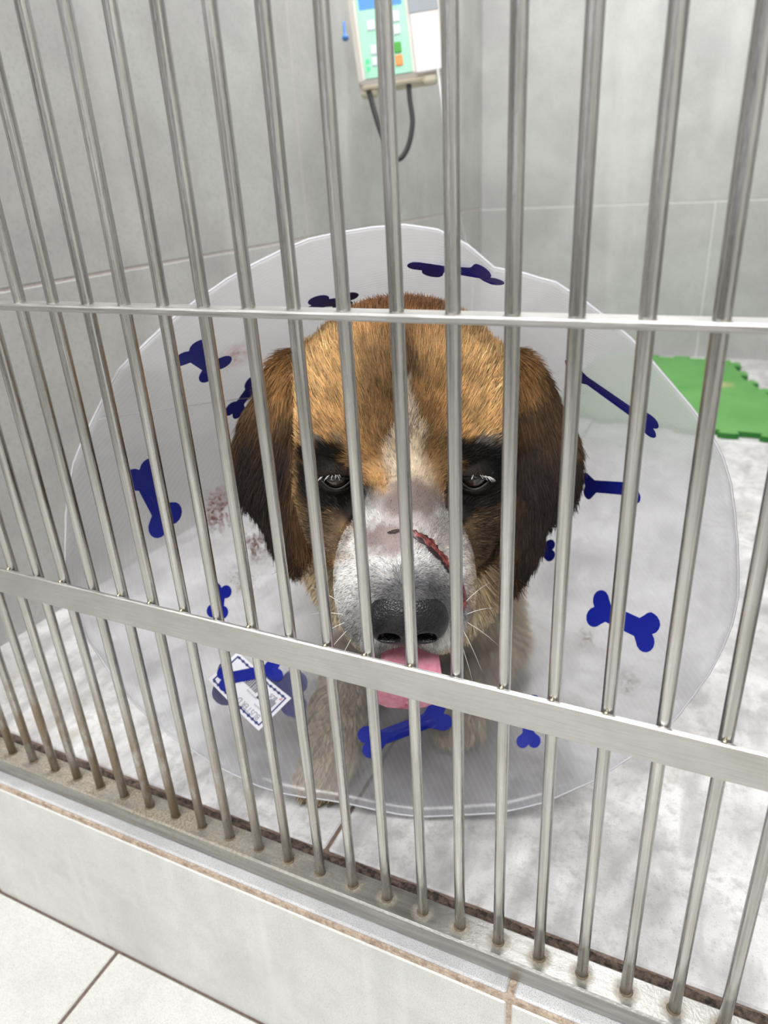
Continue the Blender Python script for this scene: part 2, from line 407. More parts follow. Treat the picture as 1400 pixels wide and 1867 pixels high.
def surface_nets(F, gx, gy, gz):
    ins = F < 0; nx, ny, nz = F.shape
    def c(i, j, k): return ins[i:nx-1+i, j:ny-1+j, k:nz-1+k]
    cnt = sum(c(i, j, k).astype(np.int8) for i in (0, 1) for j in (0, 1) for k in (0, 1))
    act = (cnt > 0) & (cnt < 8); I, J, K = np.nonzero(act); n = len(I)
    idx = -np.ones(act.shape, np.int32); idx[I, J, K] = np.arange(n)
    acc = np.zeros((n, 3)); m = np.zeros(n)
    G3 = (gx, gy, gz); B = (I, J, K)
    for ax in range(3):
        o1, o2 = [(1, 2), (0, 2), (0, 1)][ax]
        for p in (0, 1):
            for q in (0, 1):
                a = [I.copy(), J.copy(), K.copy()]; a[o1] = a[o1]+p; a[o2] = a[o2]+q
                b = [x.copy() for x in a]; b[ax] = b[ax]+1
                fa = F[a[0], a[1], a[2]]; fb = F[b[0], b[1], b[2]]; cr = (fa < 0) != (fb < 0)
                t = np.where(cr, fa/np.where(cr, fa-fb, 1), 0)
                P = np.stack([G3[k][a[k]] for k in range(3)], 1)
                P[:, ax] += t*(G3[ax][b[ax]]-G3[ax][a[ax]])
                acc += P*cr[:, None]; m += cr
    V = acc/m[:, None]; quads = []
    for ax in range(3):
        sl0 = [slice(None)]*3; sl1 = [slice(None)]*3; sl0[ax] = slice(0, -1); sl1[ax] = slice(1, None)
        A = ins[tuple(sl0)]; Bn = ins[tuple(sl1)]; cr = A != Bn
        i, j, k = np.nonzero(cr); a = [i, j, k]; o1, o2 = [(1, 2), (2, 0), (0, 1)][ax]
        ok = (a[o1] > 0) & (a[o2] > 0) & (a[o1] < act.shape[o1]) & (a[o2] < act.shape[o2]) & (a[ax] < act.shape[ax])
        a = [x[ok] for x in a]; fl = A[cr][ok]
        def g(p, q):
            b = [x.copy() for x in a]; b[o1] = b[o1]-p; b[o2] = b[o2]-q; return idx[b[0], b[1], b[2]]
        Qd = np.stack([g(0, 0), g(1, 0), g(1, 1), g(0, 1)], 1)
        quads.append(np.where(fl[:, None], Qd, Qd[:, ::-1]))
    return V, np.concatenate(quads)
def sdf_grid(fn, gx, gy, gz, box=None):
    out = np.full((len(gx), len(gy), len(gz)), 3.0, np.float32)
    sl = []
    for g_, (lo, hi) in zip((gx, gy, gz), box or [(-99, 99)]*3):
        sl.append(slice(np.searchsorted(g_, lo), np.searchsorted(g_, hi)))
    X = gx[sl[0]]
    for i in range(0, len(X), 16):
        P = np.stack(np.meshgrid(X[i:i+16], gy[sl[1]], gz[sl[2]], indexing='ij'), -1)
        out[sl[0].start+i:sl[0].start+i+P.shape[0], sl[1], sl[2]] = fn(P)
    return out
gx = axis_grid(-6.5, 13, [(2.4, 11.9)]); gy = axis_grid(-.2, 30, [(.4, 8.6)]); gz = axis_grid(ZF-.2, 17, [(-.65, .3), (5.4, 14.6)])
hb = [(1.6, 12.4), (-.2, 11.5), (4.6, 16)]
Fh = sdf_grid(lambda P: head_sdf(toQ(P)), gx, gy, gz, hb)
Fe = sdf_grid(lambda P: ears_sdf(toQ(P)), gx, gy, gz, hb)
Fb = sdf_grid(body_sdf, gx, gy, gz)
Fp = sdf_grid(paw_sdf, gx, gy, gz, [(2.5, 6), (.2, 6), (-1, 1.5)])
F = smin(smin(smin(Fh, Fe, .45), Fb, .5), Fp, .25)
V, Fq = surface_nets(F, gx, gy, gz)
# normals
def vnormals(V, Q):
    fn = np.cross(V[Q[:, 2]]-V[Q[:, 0]], V[Q[:, 3]]-V[Q[:, 1]]); N = np.zeros_like(V)
    for k in range(4): np.add.at(N, Q[:, k], fn)
    return N/np.maximum(np.linalg.norm(N, axis=1), 1e-12)[:, None], fn
N, FN = vnormals(V, Fq)

# ---- coat markings
def vnoise(P, s, seed=0):
    q = P*s; i = np.floor(q).astype(np.int64); fr = q-i; fr = fr*fr*(3-2*fr); out = 0
    for dx in (0, 1):
        for dy in (0, 1):
            for dz in (0, 1):
                h = ((i[:, 0]+dx)*73856093 ^ (i[:, 1]+dy)*19349663 ^ (i[:, 2]+dz)*83492791 ^ seed*2654435) & 0xffffff
                h = (h*1103515245+12345) & 0x7fffffff; r = (h >> 8) % 4096/4096.
                out = out+r*np.where(dx, fr[:, 0], 1-fr[:, 0])*np.where(dy, fr[:, 1], 1-fr[:, 1])*np.where(dz, fr[:, 2], 1-fr[:, 2])
    return out
def sstep(a, b, x): t = np.clip((x-a)/(b-a), 0, 1); return t*t*(3-2*t)
def coat(P):
    """returns linear rgb, hair length factor, region id for surface points"""
    Q = toQ(P); X = Q[:, 0]; D = Q[:, 1]; T = Q[:, 2]
    n1 = vnoise(P, 2.2, 1)-.5; n2 = vnoise(P, 6, 2)-.5
    # face chart: frontal chart of the head, in hundredths of the head's own frame
    dep = 18.2-T; u = 737+X*FPX/dep; v = 868+D*FPX/dep
    uu = u+n1*26+n2*12; vv = v+n2*22+n1*14
    c = np.tile(np.array(lin((216, 170, 114))), (len(P), 1)); ln = np.ones(len(P))
    def L(m, rgb, s=1.):
        nonlocal c; c = c+(np.array(lin(rgb))-c)*(np.clip(m, 0, 1)*s)[:, None]
    def blob(cx, cy, rx, ry, soft=.35, ang=0.):
        dx, dy = uu-cx, vv-cy; a = math.radians(ang); ex = dx*math.cos(a)+dy*math.sin(a); ey = -dx*math.sin(a)+dy*math.cos(a)
        return 1-sstep(1-soft, 1+soft, np.sqrt((ex/rx)**2+(ey/ry)**2))
    L(1-sstep(560, 680, vv), (150, 92, 50), .85)
    L(blob(600, 660, 60, 70, .7), (226, 184, 126), .7); L(blob(860, 690, 70, 80, .7), (224, 182, 124), .7)
    L(blob(716, 735, 62, 105, .7), (112, 84, 54), .9); L(blob(790, 830, 44, 60, .6), (128, 100, 66), .8); L(blob(800, 740, 40, 60, .7), (170, 126, 78), .6)
    L(blob(738, 680, 20, 60, .5), (74, 52, 34), .8)
    L(blob(560, 960, 60, 120, .6), (132, 106, 72), .9); L(blob(905, 980, 62, 130, .6), (122, 98, 68), .9)
    L(blob(600, 960, 45, 60, .5), (84, 72, 60), .8); L(blob(880, 960, 40, 70, .5), (70, 60, 50), .8)
    wv = np.interp(vv, [690, 720, 800, 860, 930, 980, 1040], [4, 14, 32, 44, 52, 92, 122])
    L((1-sstep(.6, 1.25, np.abs(uu-738)/wv))*sstep(690, 720, vv)*(1-sstep(930, 960, vv)), (226, 208, 184), .85)
    for (x, y, a, b, g_) in ((603, 888, 54, 52, 0), (588, 832, 44, 22, -12), (655, 922, 34, 58, -25), (876, 886, 60, 54, 0), (868, 830, 58, 24, 10), (826, 925, 32, 60, 20), (920, 850, 34, 46, 0)):
        L(blob(x, y, a, b, .3, g_), (15, 12, 12), .98)
    L(blob(590, 812, 40, 10, .6, -8)*(n2 > 0), (150, 140, 130), .6); L(blob(870, 812, 50, 10, .6, 8)*(n2 > 0), (150, 140, 130), .6)
    muz = np.maximum(blob(733, 1085, 132, 135, .12), np.maximum(blob(735, 985, 96, 90, .2), blob(735, 1000, 118, 60, .25)))*(T > .3)
    L(muz, (240, 237, 233), 1.)
    L(blob(742, 918, 62, 42, .35), (132, 116, 110), .95)
    L(blob(702, 990, 48, 34, .45), (134, 116, 112), .9); L(blob(790, 985, 45, 40, .5), (150, 138, 134), .7)
    L(blob(760, 1050, 66, 34, .6), (160, 158, 158), .45)
    L(blob(750, 1105, 92, 58, .45), (72, 72, 78), .9)
    L(blob(645, 1150, 26, 34, .5), (70, 68, 70), .55)
    L(blob(735, 1205, 60, 26, .4), (60, 56, 56), .6)
    L(blob(850, 1100, 14, 50, .5), (120, 84, 78), .5)
    L(sstep(1085, 1150, vv)*sstep(.1, .6, np.abs(n2)*3)*muz, (120, 118, 118), .35)
    L(sstep(1030, 1085, vv)*(1-muz)*(T < 1.6), (226, 206, 172), .95)
    head_m = (F_at(Fh, P) < .35)
    earm = F_at(Fe, P) < .1
    ce = np.tile(np.array(lin((48, 38, 33))), (len(P), 1))
    topf = 1-sstep(-2.4, -.4, D+n1*1.8+np.abs(n2)); ce = ce+(np.array(lin((104, 78, 52)))-ce)*(.8*topf)[:, None]; top2 = 1-sstep(-2.9, -1.8, D+n1*1.2); ce = ce+(np.array(lin((196, 148, 92)))-ce)*(top2*(1-sstep(2.9, 3.9, np.abs(X))))[:, None]
    innf = (1-sstep(2.7, 3.3, np.abs(X)+n1*.5))*.8; ce = ce+(np.array(lin((112, 80, 48)))-ce)*innf[:, None]
    c[earm] = ce[earm]
    body = ~(head_m | earm)
    cb = np.tile(np.array(lin((228, 210, 178))), (len(P), 1))
    back = sstep(5.2, 6.6, P[:, 2]+n1*1.5)*sstep(7.5, 9.5, P[:, 1]+n1); cb = cb+(np.array(lin((156, 100, 58)))-cb)*back[:, None]
    rear = sstep(15, 17, P[:, 1]+n1*2)*sstep(1.5, 3, P[:, 2]); cb = cb+(np.array(lin((150, 98, 58)))-cb)*(rear*.9)[:, None]
    nk = np.maximum(blob(560, 1000, 50, 45, .6), blob(905, 1030, 50, 50, .6))*.35; cb = cb+(np.array(lin((196, 146, 86)))-cb)*(nk*(T > -9))[:, None]
    paw = (P[:, 1] < 3.1)*(P[:, 2] < .3)*sstep(.1, -.5, P[:, 2]); cb = cb+(np.array(lin((150, 126, 92)))-cb)*(paw*.8)[:, None]
    f_ = sstep(.0, .3, F_at(Fh, P))
    c[body] = (c*(1-f_[:, None])+cb*f_[:, None])[body]
    reg = np.where(earm, 1, np.where(body, 2, 0))
    ln = np.where(reg == 1, .75, np.where(reg == 2, .75, .42))
    YL = D*sp+T*cp
    ln = np.where(reg == 0, np.interp(YL, [-3, -1.2, -.3, .5, 1.2], [.75, .62, .42, .20, .14]), ln)
    ln = np.where((reg == 2) & (P[:, 1] < 7) & (P[:, 2] < 1.6), .4, ln)
    bald = np.maximum(blob(742, 918, 62, 42, .35), blob(702, 990, 48, 34, .45))*(T > 0)
    return c, ln, reg, bald, u, v
def F_at(Fg, P):
    i = np.clip(np.searchsorted(gx, P[:, 0])-1, 0, len(gx)-2); j = np.clip(np.searchsorted(gy, P[:, 1])-1, 0, len(gy)-2); k = np.clip(np.searchsorted(gz, P[:, 2])-1, 0, len(gz)-2)
    out = 0
    fx = np.clip((P[:, 0]-gx[i])/(gx[i+1]-gx[i]), 0, 1); fy = np.clip((P[:, 1]-gy[j])/(gy[j+1]-gy[j]), 0, 1); fz = np.clip((P[:, 2]-gz[k])/(gz[k+1]-gz[k]), 0, 1)
    for a in (0, 1):
        for b in (0, 1):
            for c_ in (0, 1):
                out = out+Fg[i+a, j+b, k+c_]*(fx if a else 1-fx)*(fy if b else 1-fy)*(fz if c_ else 1-fz)
    return out
C0, LN, REG, BALD, U_, V_ = coat(V)
t = NT('dog_skin'); at = t.n('Attribute', _attribute_name='Col'); nz_ = t.noise(t.pos(), 16, 3)
M_skin = t.done(t.bsdf(Base_Color=t.mix(.12, at.outputs['Color'], lin((60, 46, 42))), Roughness=.7, Specular_IOR_Level=.25, Normal=t.bump(nz_, .3, .04)))
t = NT('dog_fur'); at = t.n('Attribute', _attribute_name='Col')
M_fur = t.done(t.bsdf(Base_Color=at.outputs['Color'], Roughness=.6, Specular_IOR_Level=.2))
dog = tag(empty('dog', (4.5, 12, ZF)), 'brown and white dog lying behind the bars with its tongue out', 'dog')
body = obj('body', V, Fq, M_skin, dog, True)
ca = body.data.color_attributes.new('Col', 'FLOAT_COLOR', 'POINT'); ca.data.foreach_set('color', np.concatenate([C0, np.ones((len(V), 1))], 1).astype(np.float32).ravel())

# ---- fur
def grow(name, npts, weight_fn, radius, segs=4, lenmul=1.):
    A = np.linalg.norm(FN, axis=1)/2; cen = V[Fq].mean(1); wgt = A*weight_fn(cen, REG[Fq[:, 0]])
    fi = rng.choice(len(Fq), npts, p=wgt/wgt.sum()); a, b = rng.random((2, npts)); q = Fq[fi]
    w4 = np.stack([(1-a)*(1-b), a*(1-b), a*b, (1-a)*b], 1)[..., None]
    P = (V[q]*w4).sum(1); Nn = (N[q]*w4).sum(1); Nn /= np.maximum(np.linalg.norm(Nn, axis=1), 1e-9)[:, None]
    c, ln, reg, bald, u, v = coat(P)
    nose = l2w(0, 3.6, -1.0)
    flow = P-nose                                             # combed back from the nose
    flow /= np.linalg.norm(flow, axis=1)[:, None]
    Q = toQ(P)
    earf = np.stack([np.sign(Q[:, 0])*.25-.35*np.sign(Q[:, 0])*(Q[:, 1] > .3), np.ones(npts), .1*np.ones(npts)], 1)@BQ
    flow = np.where((reg == 1)[:, None], earf, flow)
    # muzzle sides: hair runs back and down
    m0 = (reg == 0) & (Q[:, 2] > .2) & (Q[:, 1] > 1.6)
    flow = np.where(m0[:, None], flow+.5*DOWN, flow)
    bodyf = np.array([-.25, .55, -.75]); legf = np.array([.12, -.9, -.35])
    flow = np.where((reg == 2)[:, None], bodyf, flow)
    flow = np.where(((reg == 2) & (P[:, 1] < 10.5) & (P[:, 2] < 1.7))[:, None], legf, flow)
    jit = np.stack([vnoise(P, 1.1, 11), vnoise(P, 1.1, 12), vnoise(P, 1.1, 13)], 1)-.5
    flow = flow+jit*np.where(reg == 1, .4, .55)[:, None]+rng.normal(0, .10, (npts, 3))*np.where(reg == 1, .5, 1.)[:, None]
    tan = flow-(flow*Nn).sum(1)[:, None]*Nn; tan /= np.maximum(np.linalg.norm(tan, axis=1), 1e-6)[:, None]
    lift = np.where(reg == 2, .42, np.where(reg == 1, .16, .30))*rng.uniform(.6, 1.3, npts)
    L = ln*lenmul*rng.uniform(.6, 1.15, npts)
    # keep hair off the eyes
    for e in EYES:
        dd = np.linalg.norm(P-l2w(e[0], e[1]+.25, e[2]), axis=1); L = np.where(dd < .62, L*np.interp(dd, [.3, .62], [.25, .8]), L)
    L = np.where(bald > .3, L*.7, L)
    L = np.where(P[:, 2] < ZF+.5, np.minimum(L, .22), L)
    dirv = tan+lift[:, None]*Nn; dirv /= np.linalg.norm(dirv, axis=1)[:, None]
    pts = []; cur = P-Nn*.02; dv = dirv.copy()
    for s in range(segs):
        pts.append(cur.copy()); cur = cur+dv*(L/(segs-1))[:, None]
        dv = dv+np.array([0, 0, -.05])*(reg != 0)[:, None]+(-Nn)*.12*lift[:, None]+rng.normal(0, .05, (npts, 3)); dv /= np.linalg.norm(dv, axis=1)[:, None]
    P4 = np.stack(pts, 1)
    P4[..., 2] = np.maximum(P4[..., 2], ZF+.02)
    clump = vnoise(P, 5, 21); br = (.5+.85*rng.random(npts))*(.70+.55*clump)
    warm = rng.normal(0, .05, npts)
    st = vnoise(np.stack([np.arctan2(Q[:, 0], Q[:, 1]-2.4)*2.2, np.hypot(Q[:, 0], Q[:, 1]-2.4)*.35, Q[:, 2]*.3], 1), 7, 31); br = np.where(reg == 0, br*(.72+.6*st), br)
    cc = c*br[:, None]*np.stack([1+warm, np.ones(npts), 1-warm], 1)
    YL_ = Q[:, 1]*sp+Q[:, 2]*cp; salt = (reg == 0) & (rng.random(npts) < np.where(YL_ > .3, .11, .14)); cc[salt] = cc[salt]*.35
    wh = (reg == 0) & (Q[:, 2] < .4) & (rng.random(npts) < .05); cc[wh] = np.minimum(cc[wh]*1.8+.03, .9)
    cu = bpy.data.hair_curves.new(name); cu.add_curves([segs]*npts)
    cu.attributes['position'].data.foreach_set('vector', (P4*S).astype(np.float32).ravel())
    rd = np.array([1., .9, .65, .2] if segs == 4 else np.linspace(1, .2, segs))
    at = cu.attributes.get('radius') or cu.attributes.new('radius', 'FLOAT', 'POINT')
    thick = radius*np.where(reg == 2, 1.5, np.where(reg == 1, 1.2, np.where(Q[:, 2] > .6, .7, 1.25)))
    at.data.foreach_set('value', (thick[:, None]*rd[None]*S).astype(np.float32).ravel())
    ac = cu.attributes.new('Col', 'FLOAT_COLOR', 'CURVE')
    ac.data.foreach_set('color', np.concatenate([np.clip(cc, .004, .95), np.ones((npts, 1))], 1).astype(np.float32).ravel())
    cu.materials.append(M_fur)
    o = bpy.data.objects.new(name, cu); col.objects.link(o); o.parent = dog
    o.matrix_parent_inverse = Matrix.Translation([-c for c in dog.location])
    o['kind'] = 'stuff'
    return o
def w_head(c, reg):
    T = toQ(c)[:, 2]; front = (T > -3.6)*(c[:, 1] < 10)
    return np.where(reg == 0, 1.+1.3*(T > .5), np.where(reg == 1, 1.1, .5*(c[:, 1] < 9.5)*(c[:, 2] > 4)))*np.where(front, 1, .25)
grow('coat_fur', 190000, w_head, .0100)
def w_body(c, reg): return np.where(reg == 2, np.where((c[:, 2] < 2) & (c[:, 1] < 11), 2.2, np.where(c[:, 1] < 12, 1.2, .8)), 0.)
grow('coat_fur', 60000, w_body, .018)

# ---- nose leather (own fine surface)
def nose_sdf(P):
    L = toL(toQ(P)); c = np.array([0, 3.62, -1.56]); q = L-c
    d = ell(q, (0, 0, 0), (.88, .50, .70))
    for s in (-1, 1):
        d = smin(d, ell(q, (s*.48, -.02, -.14), (.41, .45, .46)), .2)
    d = smin(d, ell(q, (0, -.1, -.45), (.34, .38, .38)), .2)
    for s in (-1, 1):
        d = smax(d, -ell(q, (s*.40, .42, -.26), (.23, .36, .17)), .09)
        d = smax(d, -cone_(q, (s*.5, .35, -.33), (s*.82, .05, -.40), .065, .05), .07)
    d = smax(d, -cone_(q, (0, .55, -.1), (0, .36, -.85), .035, .045), .09)
    return d
nc = l2w(0, 3.62, -1.56); ngx, ngy, ngz = [np.arange(nc[k]-1.3, nc[k]+1.3, .036) for k in range(3)]
nv, nf = surface_nets(sdf_grid(nose_sdf, ngx, ngy, ngz), ngx, ngy, ngz)
t = NT('wet_black_nose'); vo = t.n('TexVoronoi', Vector=t.pos(), Scale=15, _feature='DISTANCE_TO_EDGE').outputs[0]
nn = t.noise(t.pos(), 2.5, 4)
M_nose = t.done(t.bsdf(Base_Color=t.mix(t.ramp(nn, .35, .65), lin((17, 16, 18)), lin((32, 31, 35))), Roughness=t.ramp(nn, .3, .7, .3, .45), Normal=t.bump(t.ramp(vo, 0, .3), .4, .02)))
obj('nose', nv, nf, M_nose, dog, True)

# ---- eyes
t = NT('dog_eye'); M_eye = t.done(t.bsdf(Base_Color=lin((44, 26, 18)), Roughness=.06, Specular_IOR_Level=.7, Coat_Weight=.6, Coat_Roughness=.03))
M_pupil = plain('pupil_black', (6, 5, 5), .05)
M_sclera = plain('pink_haw', (120, 86, 84), .2)
M_lid = plain('black_eyelid_rim', (20, 17, 18), .35)
M_white_hair = plain('white_hair', (236, 232, 226), .4)
for e in EYES:
    ec = l2w(*e); ey = MB().sphere(ec, .405, 28, 18).build('eye', M_eye, dog, True)
    look = CAM-ec; look /= np.linalg.norm(look); look = look+DOWN*.12; look /= np.linalg.norm(look)
    a = np.cross(look, [0, 0, 1]); a /= np.linalg.norm(a); b = np.cross(a, look); v = [ec+look*.4075]; n = 20
    for rr_ in (.07, .14):
        for k in range(n):
            q = 2*math.pi*k/n; p = look*math.sqrt(.4075**2-rr_**2)+rr_*(math.cos(q)*a+math.sin(q)*b); v.append(ec+p)
    f = [(0, 1+k, 1+(k+1) % n) for k in range(n)]+[(1+k, 1+n+k, 1+n+(k+1) % n, 1+(k+1) % n) for k in range(n)]
    obj('pupil', v, f, M_pupil, ey, True)
    mb = MB(); mh = MB()                                     # lower haw and lid rims
    s = 1 if e[0] > 0 else -1
    for up, m_, z0 in ((1, mb, .155), (-1, mb, -.235)):
        pts = []
        for k in range(13):
            x = -.40+.8*k/12; z = z0*math.cos(x/.40*math.pi/2)-.03
            y = math.sqrt(max(.455**2-x*x-z*z, .02)); pts.append(l2w(e[0]+x, e[1]+y, e[2]+z))
        m_.tube(pts, .04, 8)
    mb.build('eyelid', M_lid, dog, True)
    lash = MB()
    for k in range(20):
        x = random.uniform(-.36, .36); z = .17*math.cos(x/.42*math.pi/2)+.02
        p0 = np.array([e[0]+x, e[1]+math.sqrt(max(.46**2-x*x-z*z, .02)), e[2]+z])
        dl = np.array([x*.5+random.uniform(-.08, .08), .22, random.uniform(.02, .16)])*random.uniform(.6, 1.1)
        if s*x < -.08: continue
        pts = [l2w(*(p0+dl*t_+np.array([0, 0, -.10*t_*t_]))) for t_ in (0, .35, .7, 1)]
        lash.tube(pts, [.011, .009, .006, .003], 4)
    tag(lash.build('eyelashes', M_white_hair, dog, True), 'stubby white eyelashes')

# ---- tongue
t = NT('tongue_pink'); tn = t.noise(t.pos(), 7, 4); M_tongue = t.done(t.bsdf(Base_Color=t.mix(t.ramp(tn, .3, .7), lin((206, 124, 146)), lin((226, 152, 170))), Roughness=.32, Subsurface_Weight=.15, Subsurface_Scale=.01, Normal=t.bump(tn, .3, .03)))
v = []; nu, nw = 22, 17
for side in (1, -1):
    for i in range(nu):
        t_ = i/(nu-1); y = 2.2+1.35*math.sin(min(t_*1.5, 1)*math.pi/2)-.25*max(t_-.55, 0); z = -2.8-.1*t_-2.0*max(t_-.22, 0)**1.15*1.12
        wd = (.52+.30*min(t_*1.6, 1))*(1 if t_ < .8 else math.sqrt(max(1-((t_-.8)/.2)**2, 0)))
        for j in range(nw):
            s_ = -1+2*j/(nw-1); edge = math.sqrt(max(1-s_*s_, 0)); th = .13*edge*(1 if t_ < .8 else math.sqrt(max(1-((t_-.8)/.202)**2, .0)))
            gro = -.09*math.exp(-(s_/.13)**2)*(t_ > .2)
            v.append(l2w(.06+s_*wd+.04*math.sin(t_*5), y+side*th+(gro if side > 0 else 0)+.10*abs(s_), z+.05*(1-abs(s_))*side*0))
f = []
for sd in (0, 1):
    o_ = sd*nu*nw
    for i in range(nu-1):
        for j in range(nw-1):
            q = (o_+i*nw+j, o_+i*nw+j+1, o_+(i+1)*nw+j+1, o_+(i+1)*nw+j); f.append(q if sd else q[::-1])
obj('tongue', v, f, M_tongue, dog, True)

# ---- wound across the muzzle, claws, whiskers
tris = [tuple(q) for q in Fq]; bvh = BVHTree.FromPolygons([Vector(p) for p in V.tolist()], tris)
def on_body(u, v, lift=.03):
    """point of the coat met by the line through face-chart position (u, v)"""
    d = RIGHT*(u-700)/FPX+DOWN*(v-933.5)/FPX+FWD; d /= np.linalg.norm(d)
    h = bvh.ray_cast(Vector(CAM), Vector(d), 60)
    return np.array(h[0])-d*lift if h[0] is not None else None
def densify(pts, k):
    pts = np.array(pts, float); s_ = np.linspace(0, len(pts)-1, k); return np.stack([np.interp(s_, np.arange(len(pts)), pts[:, i]) for i in range(pts.shape[1])], 1)
t = NT('raw_wound'); wn = t.noise(t.pos(), 9, 4)
M_wound = t.done(t.bsdf(Base_Color=t.mix(t.ramp(wn, .4, .6), lin((70, 20, 20)), lin((140, 68, 64))), Roughness=.25, Normal=t.bump(wn, .8, .05)))
M_scab = plain('dark_scab', (38, 22, 22), .4)
def gash(name, path, wid, m, lift):
    pp = densify(path, 26); ww = densify([(x,) for x in wid], 26)[:, 0]; v = []
    for i in range(len(pp)):
        t_ = pp[min(i+1, len(pp)-1)]-pp[max(i-1, 0)]; t_ /= np.linalg.norm(t_); nn_ = np.array([-t_[1], t_[0]])
        for s_ in (-1, -.5, 0, .5, 1):
            q = pp[i]+nn_*s_*(ww[i]*random.uniform(.6, 1.3)); r = on_body(q[0], q[1], lift+.03*(1-s_*s_))
            v.append(r)
    f = [(i*5+k, i*5+k+1, (i+1)*5+k+1, (i+1)*5+k) for i in range(len(pp)-1) for k in range(4) if all(v[j] is not None for j in (i*5+k, i*5+k+1, (i+1)*5+k+1, (i+1)*5+k))]
    v = [x if x is not None else np.zeros(3) for x in v]
    return obj(name, v, f, m, dog, True)
cut = [(738, 966), (756, 970), (771, 979), (786, 990), (797, 1003), (810, 1017), (818, 1030), (822, 1042)]
tag(gash('scab', [(x-2, y+2) for x, y in cut], [3, 7, 8, 9, 8, 7, 6, 2], M_scab, .07), 'dark crusted edge of the open cut')
tag(gash('wound', cut, [1.5, 5, 4.5, 6, 4, 5, 3.5, 1.5], M_wound, .10), 'open red cut running down across the muzzle')
tag(gash('scab', [(706, 971), (716, 969), (728, 966)], [1, 3, 2], M_scab, .07), 'small dark crusted start of the cut')
tag(gash('scab', [(843, 1062), (846, 1080), (847, 1100), (844, 1118)], [1.5, 4, 4.5, 2], M_wound, .06), 'reddish graze at the side of the muzzle')
t = NT('horn_claw'); M_claw = t.done(t.bsdf(Base_Color=lin((108, 92, 72)), Roughness=.4))
for x, y in TOES:
    MB().tube([(x, y-.14, -.28), (x, y-.30, -.34), (x, y-.39, -.45), (x, y-.42, -.57)], [.07, .065, .05, .02], 10).build('claw', M_claw, dog, True)
for (u0, v0, du, dv_) in ((850, 1120, 46, -18), (852, 1135, 50, 28), (845, 1150, 30, 55), (846, 1100, 40, -40), (625, 1120, -52, -8), (628, 1135, -48, 20), (622, 1100, -50, -34), (632, 1150, -40, 40), (838, 1165, 22, 60), (640, 1165, -26, 46)):
    p0 = on_body(u0, v0, 0)
    if p0 is None: continue
    dirv = RIGHT*du/60+DOWN*dv_/60+FWD*.25
    MB().tube([p0+dirv*s_+DOWN*.18*s_*s_-FWD*.05*s_ for s_ in (0, .3, .6, .9)], [.007, .006, .004, .002], 5).build('whisker', M_white_hair, dog, True)

# ================================================================ CONE COLLAR
RIM = np.array([[-1.35,0.41,7.89],[-1.36,0.35,7.13],[-1.23,0.33,6.37],[-1.1,0.32,5.61],[-0.84,0.35,4.88],[-0.58,0.39,4.16],[-0.19,0.48,3.51],[0.27,0.6,2.91],[0.77,0.73,2.35],[1.33,0.89,1.86],[1.88,1.06,1.38],[2.51,1.26,1.05],[3.14,1.46,0.72],[3.79,1.67,0.48],[4.45,1.89,0.29],[5.1,2.12,0.15],[5.76,2.34,0.0],[6.4,2.56,-0.14],[7.07,2.79,-0.25],[7.74,3.03,-0.31],[8.41,3.28,-0.24],[9.09,3.53,-0.14],[9.76,3.78,-0.02],[10.42,4.04,0.21],[11.08,4.29,0.45],[11.71,4.55,0.79],[12.34,4.8,1.14],[12.87,5.03,1.64],[13.37,5.26,2.17],[13.79,5.46,2.79],[14.19,5.65,3.42],[14.5,5.82,4.1],[14.79,5.98,4.8],[14.97,6.1,5.53],[15.1,6.21,6.29],[15.15,6.29,7.05],[15.11,6.33,7.81],[15.03,6.37,8.57],[14.87,6.37,9.31],[14.64,6.34,10.03],[14.32,6.28,10.7],[13.92,6.19,11.33],[13.48,6.07,11.91],[13.02,5.95,12.45],[12.56,5.83,12.97],[12.09,5.7,13.47],[11.59,5.55,13.94],[11.08,5.41,14.41],[10.53,5.25,14.82],[9.89,5.03,15.02],[9.22,4.8,15.12],[8.66,4.63,15.55],[8.04,4.43,15.87],[7.38,4.2,16.02],[6.7,3.96,16.03],[6.03,3.72,15.97],[5.37,3.47,15.87],[4.73,3.23,15.67],[4.11,2.98,15.45],[3.5,2.74,15.18],[2.94,2.51,14.82],[2.42,2.29,14.41],[1.92,2.08,13.97],[1.41,1.86,13.54],[0.86,1.63,13.13],[0.42,1.43,12.6],[0.03,1.24,12.02],[-0.36,1.05,11.42],[-0.71,0.88,10.79],[-0.96,0.73,10.1],[-1.17,0.6,9.39],[-1.28,0.5,8.64]])
rc = np.array([6.894, 3.344, 7.856]); ringc = np.array([4.9, 11.2, 8.3])
e1 = np.array([.969, .246, 0.]); e2 = np.array([.013, -.053, .999]); NR = 72; R0 = 4.0
th = -np.pi+2*np.pi*np.arange(NR)/NR
RING = ringc+R0*(np.cos(th)[:, None]*e1+np.sin(th)[:, None]*e2)
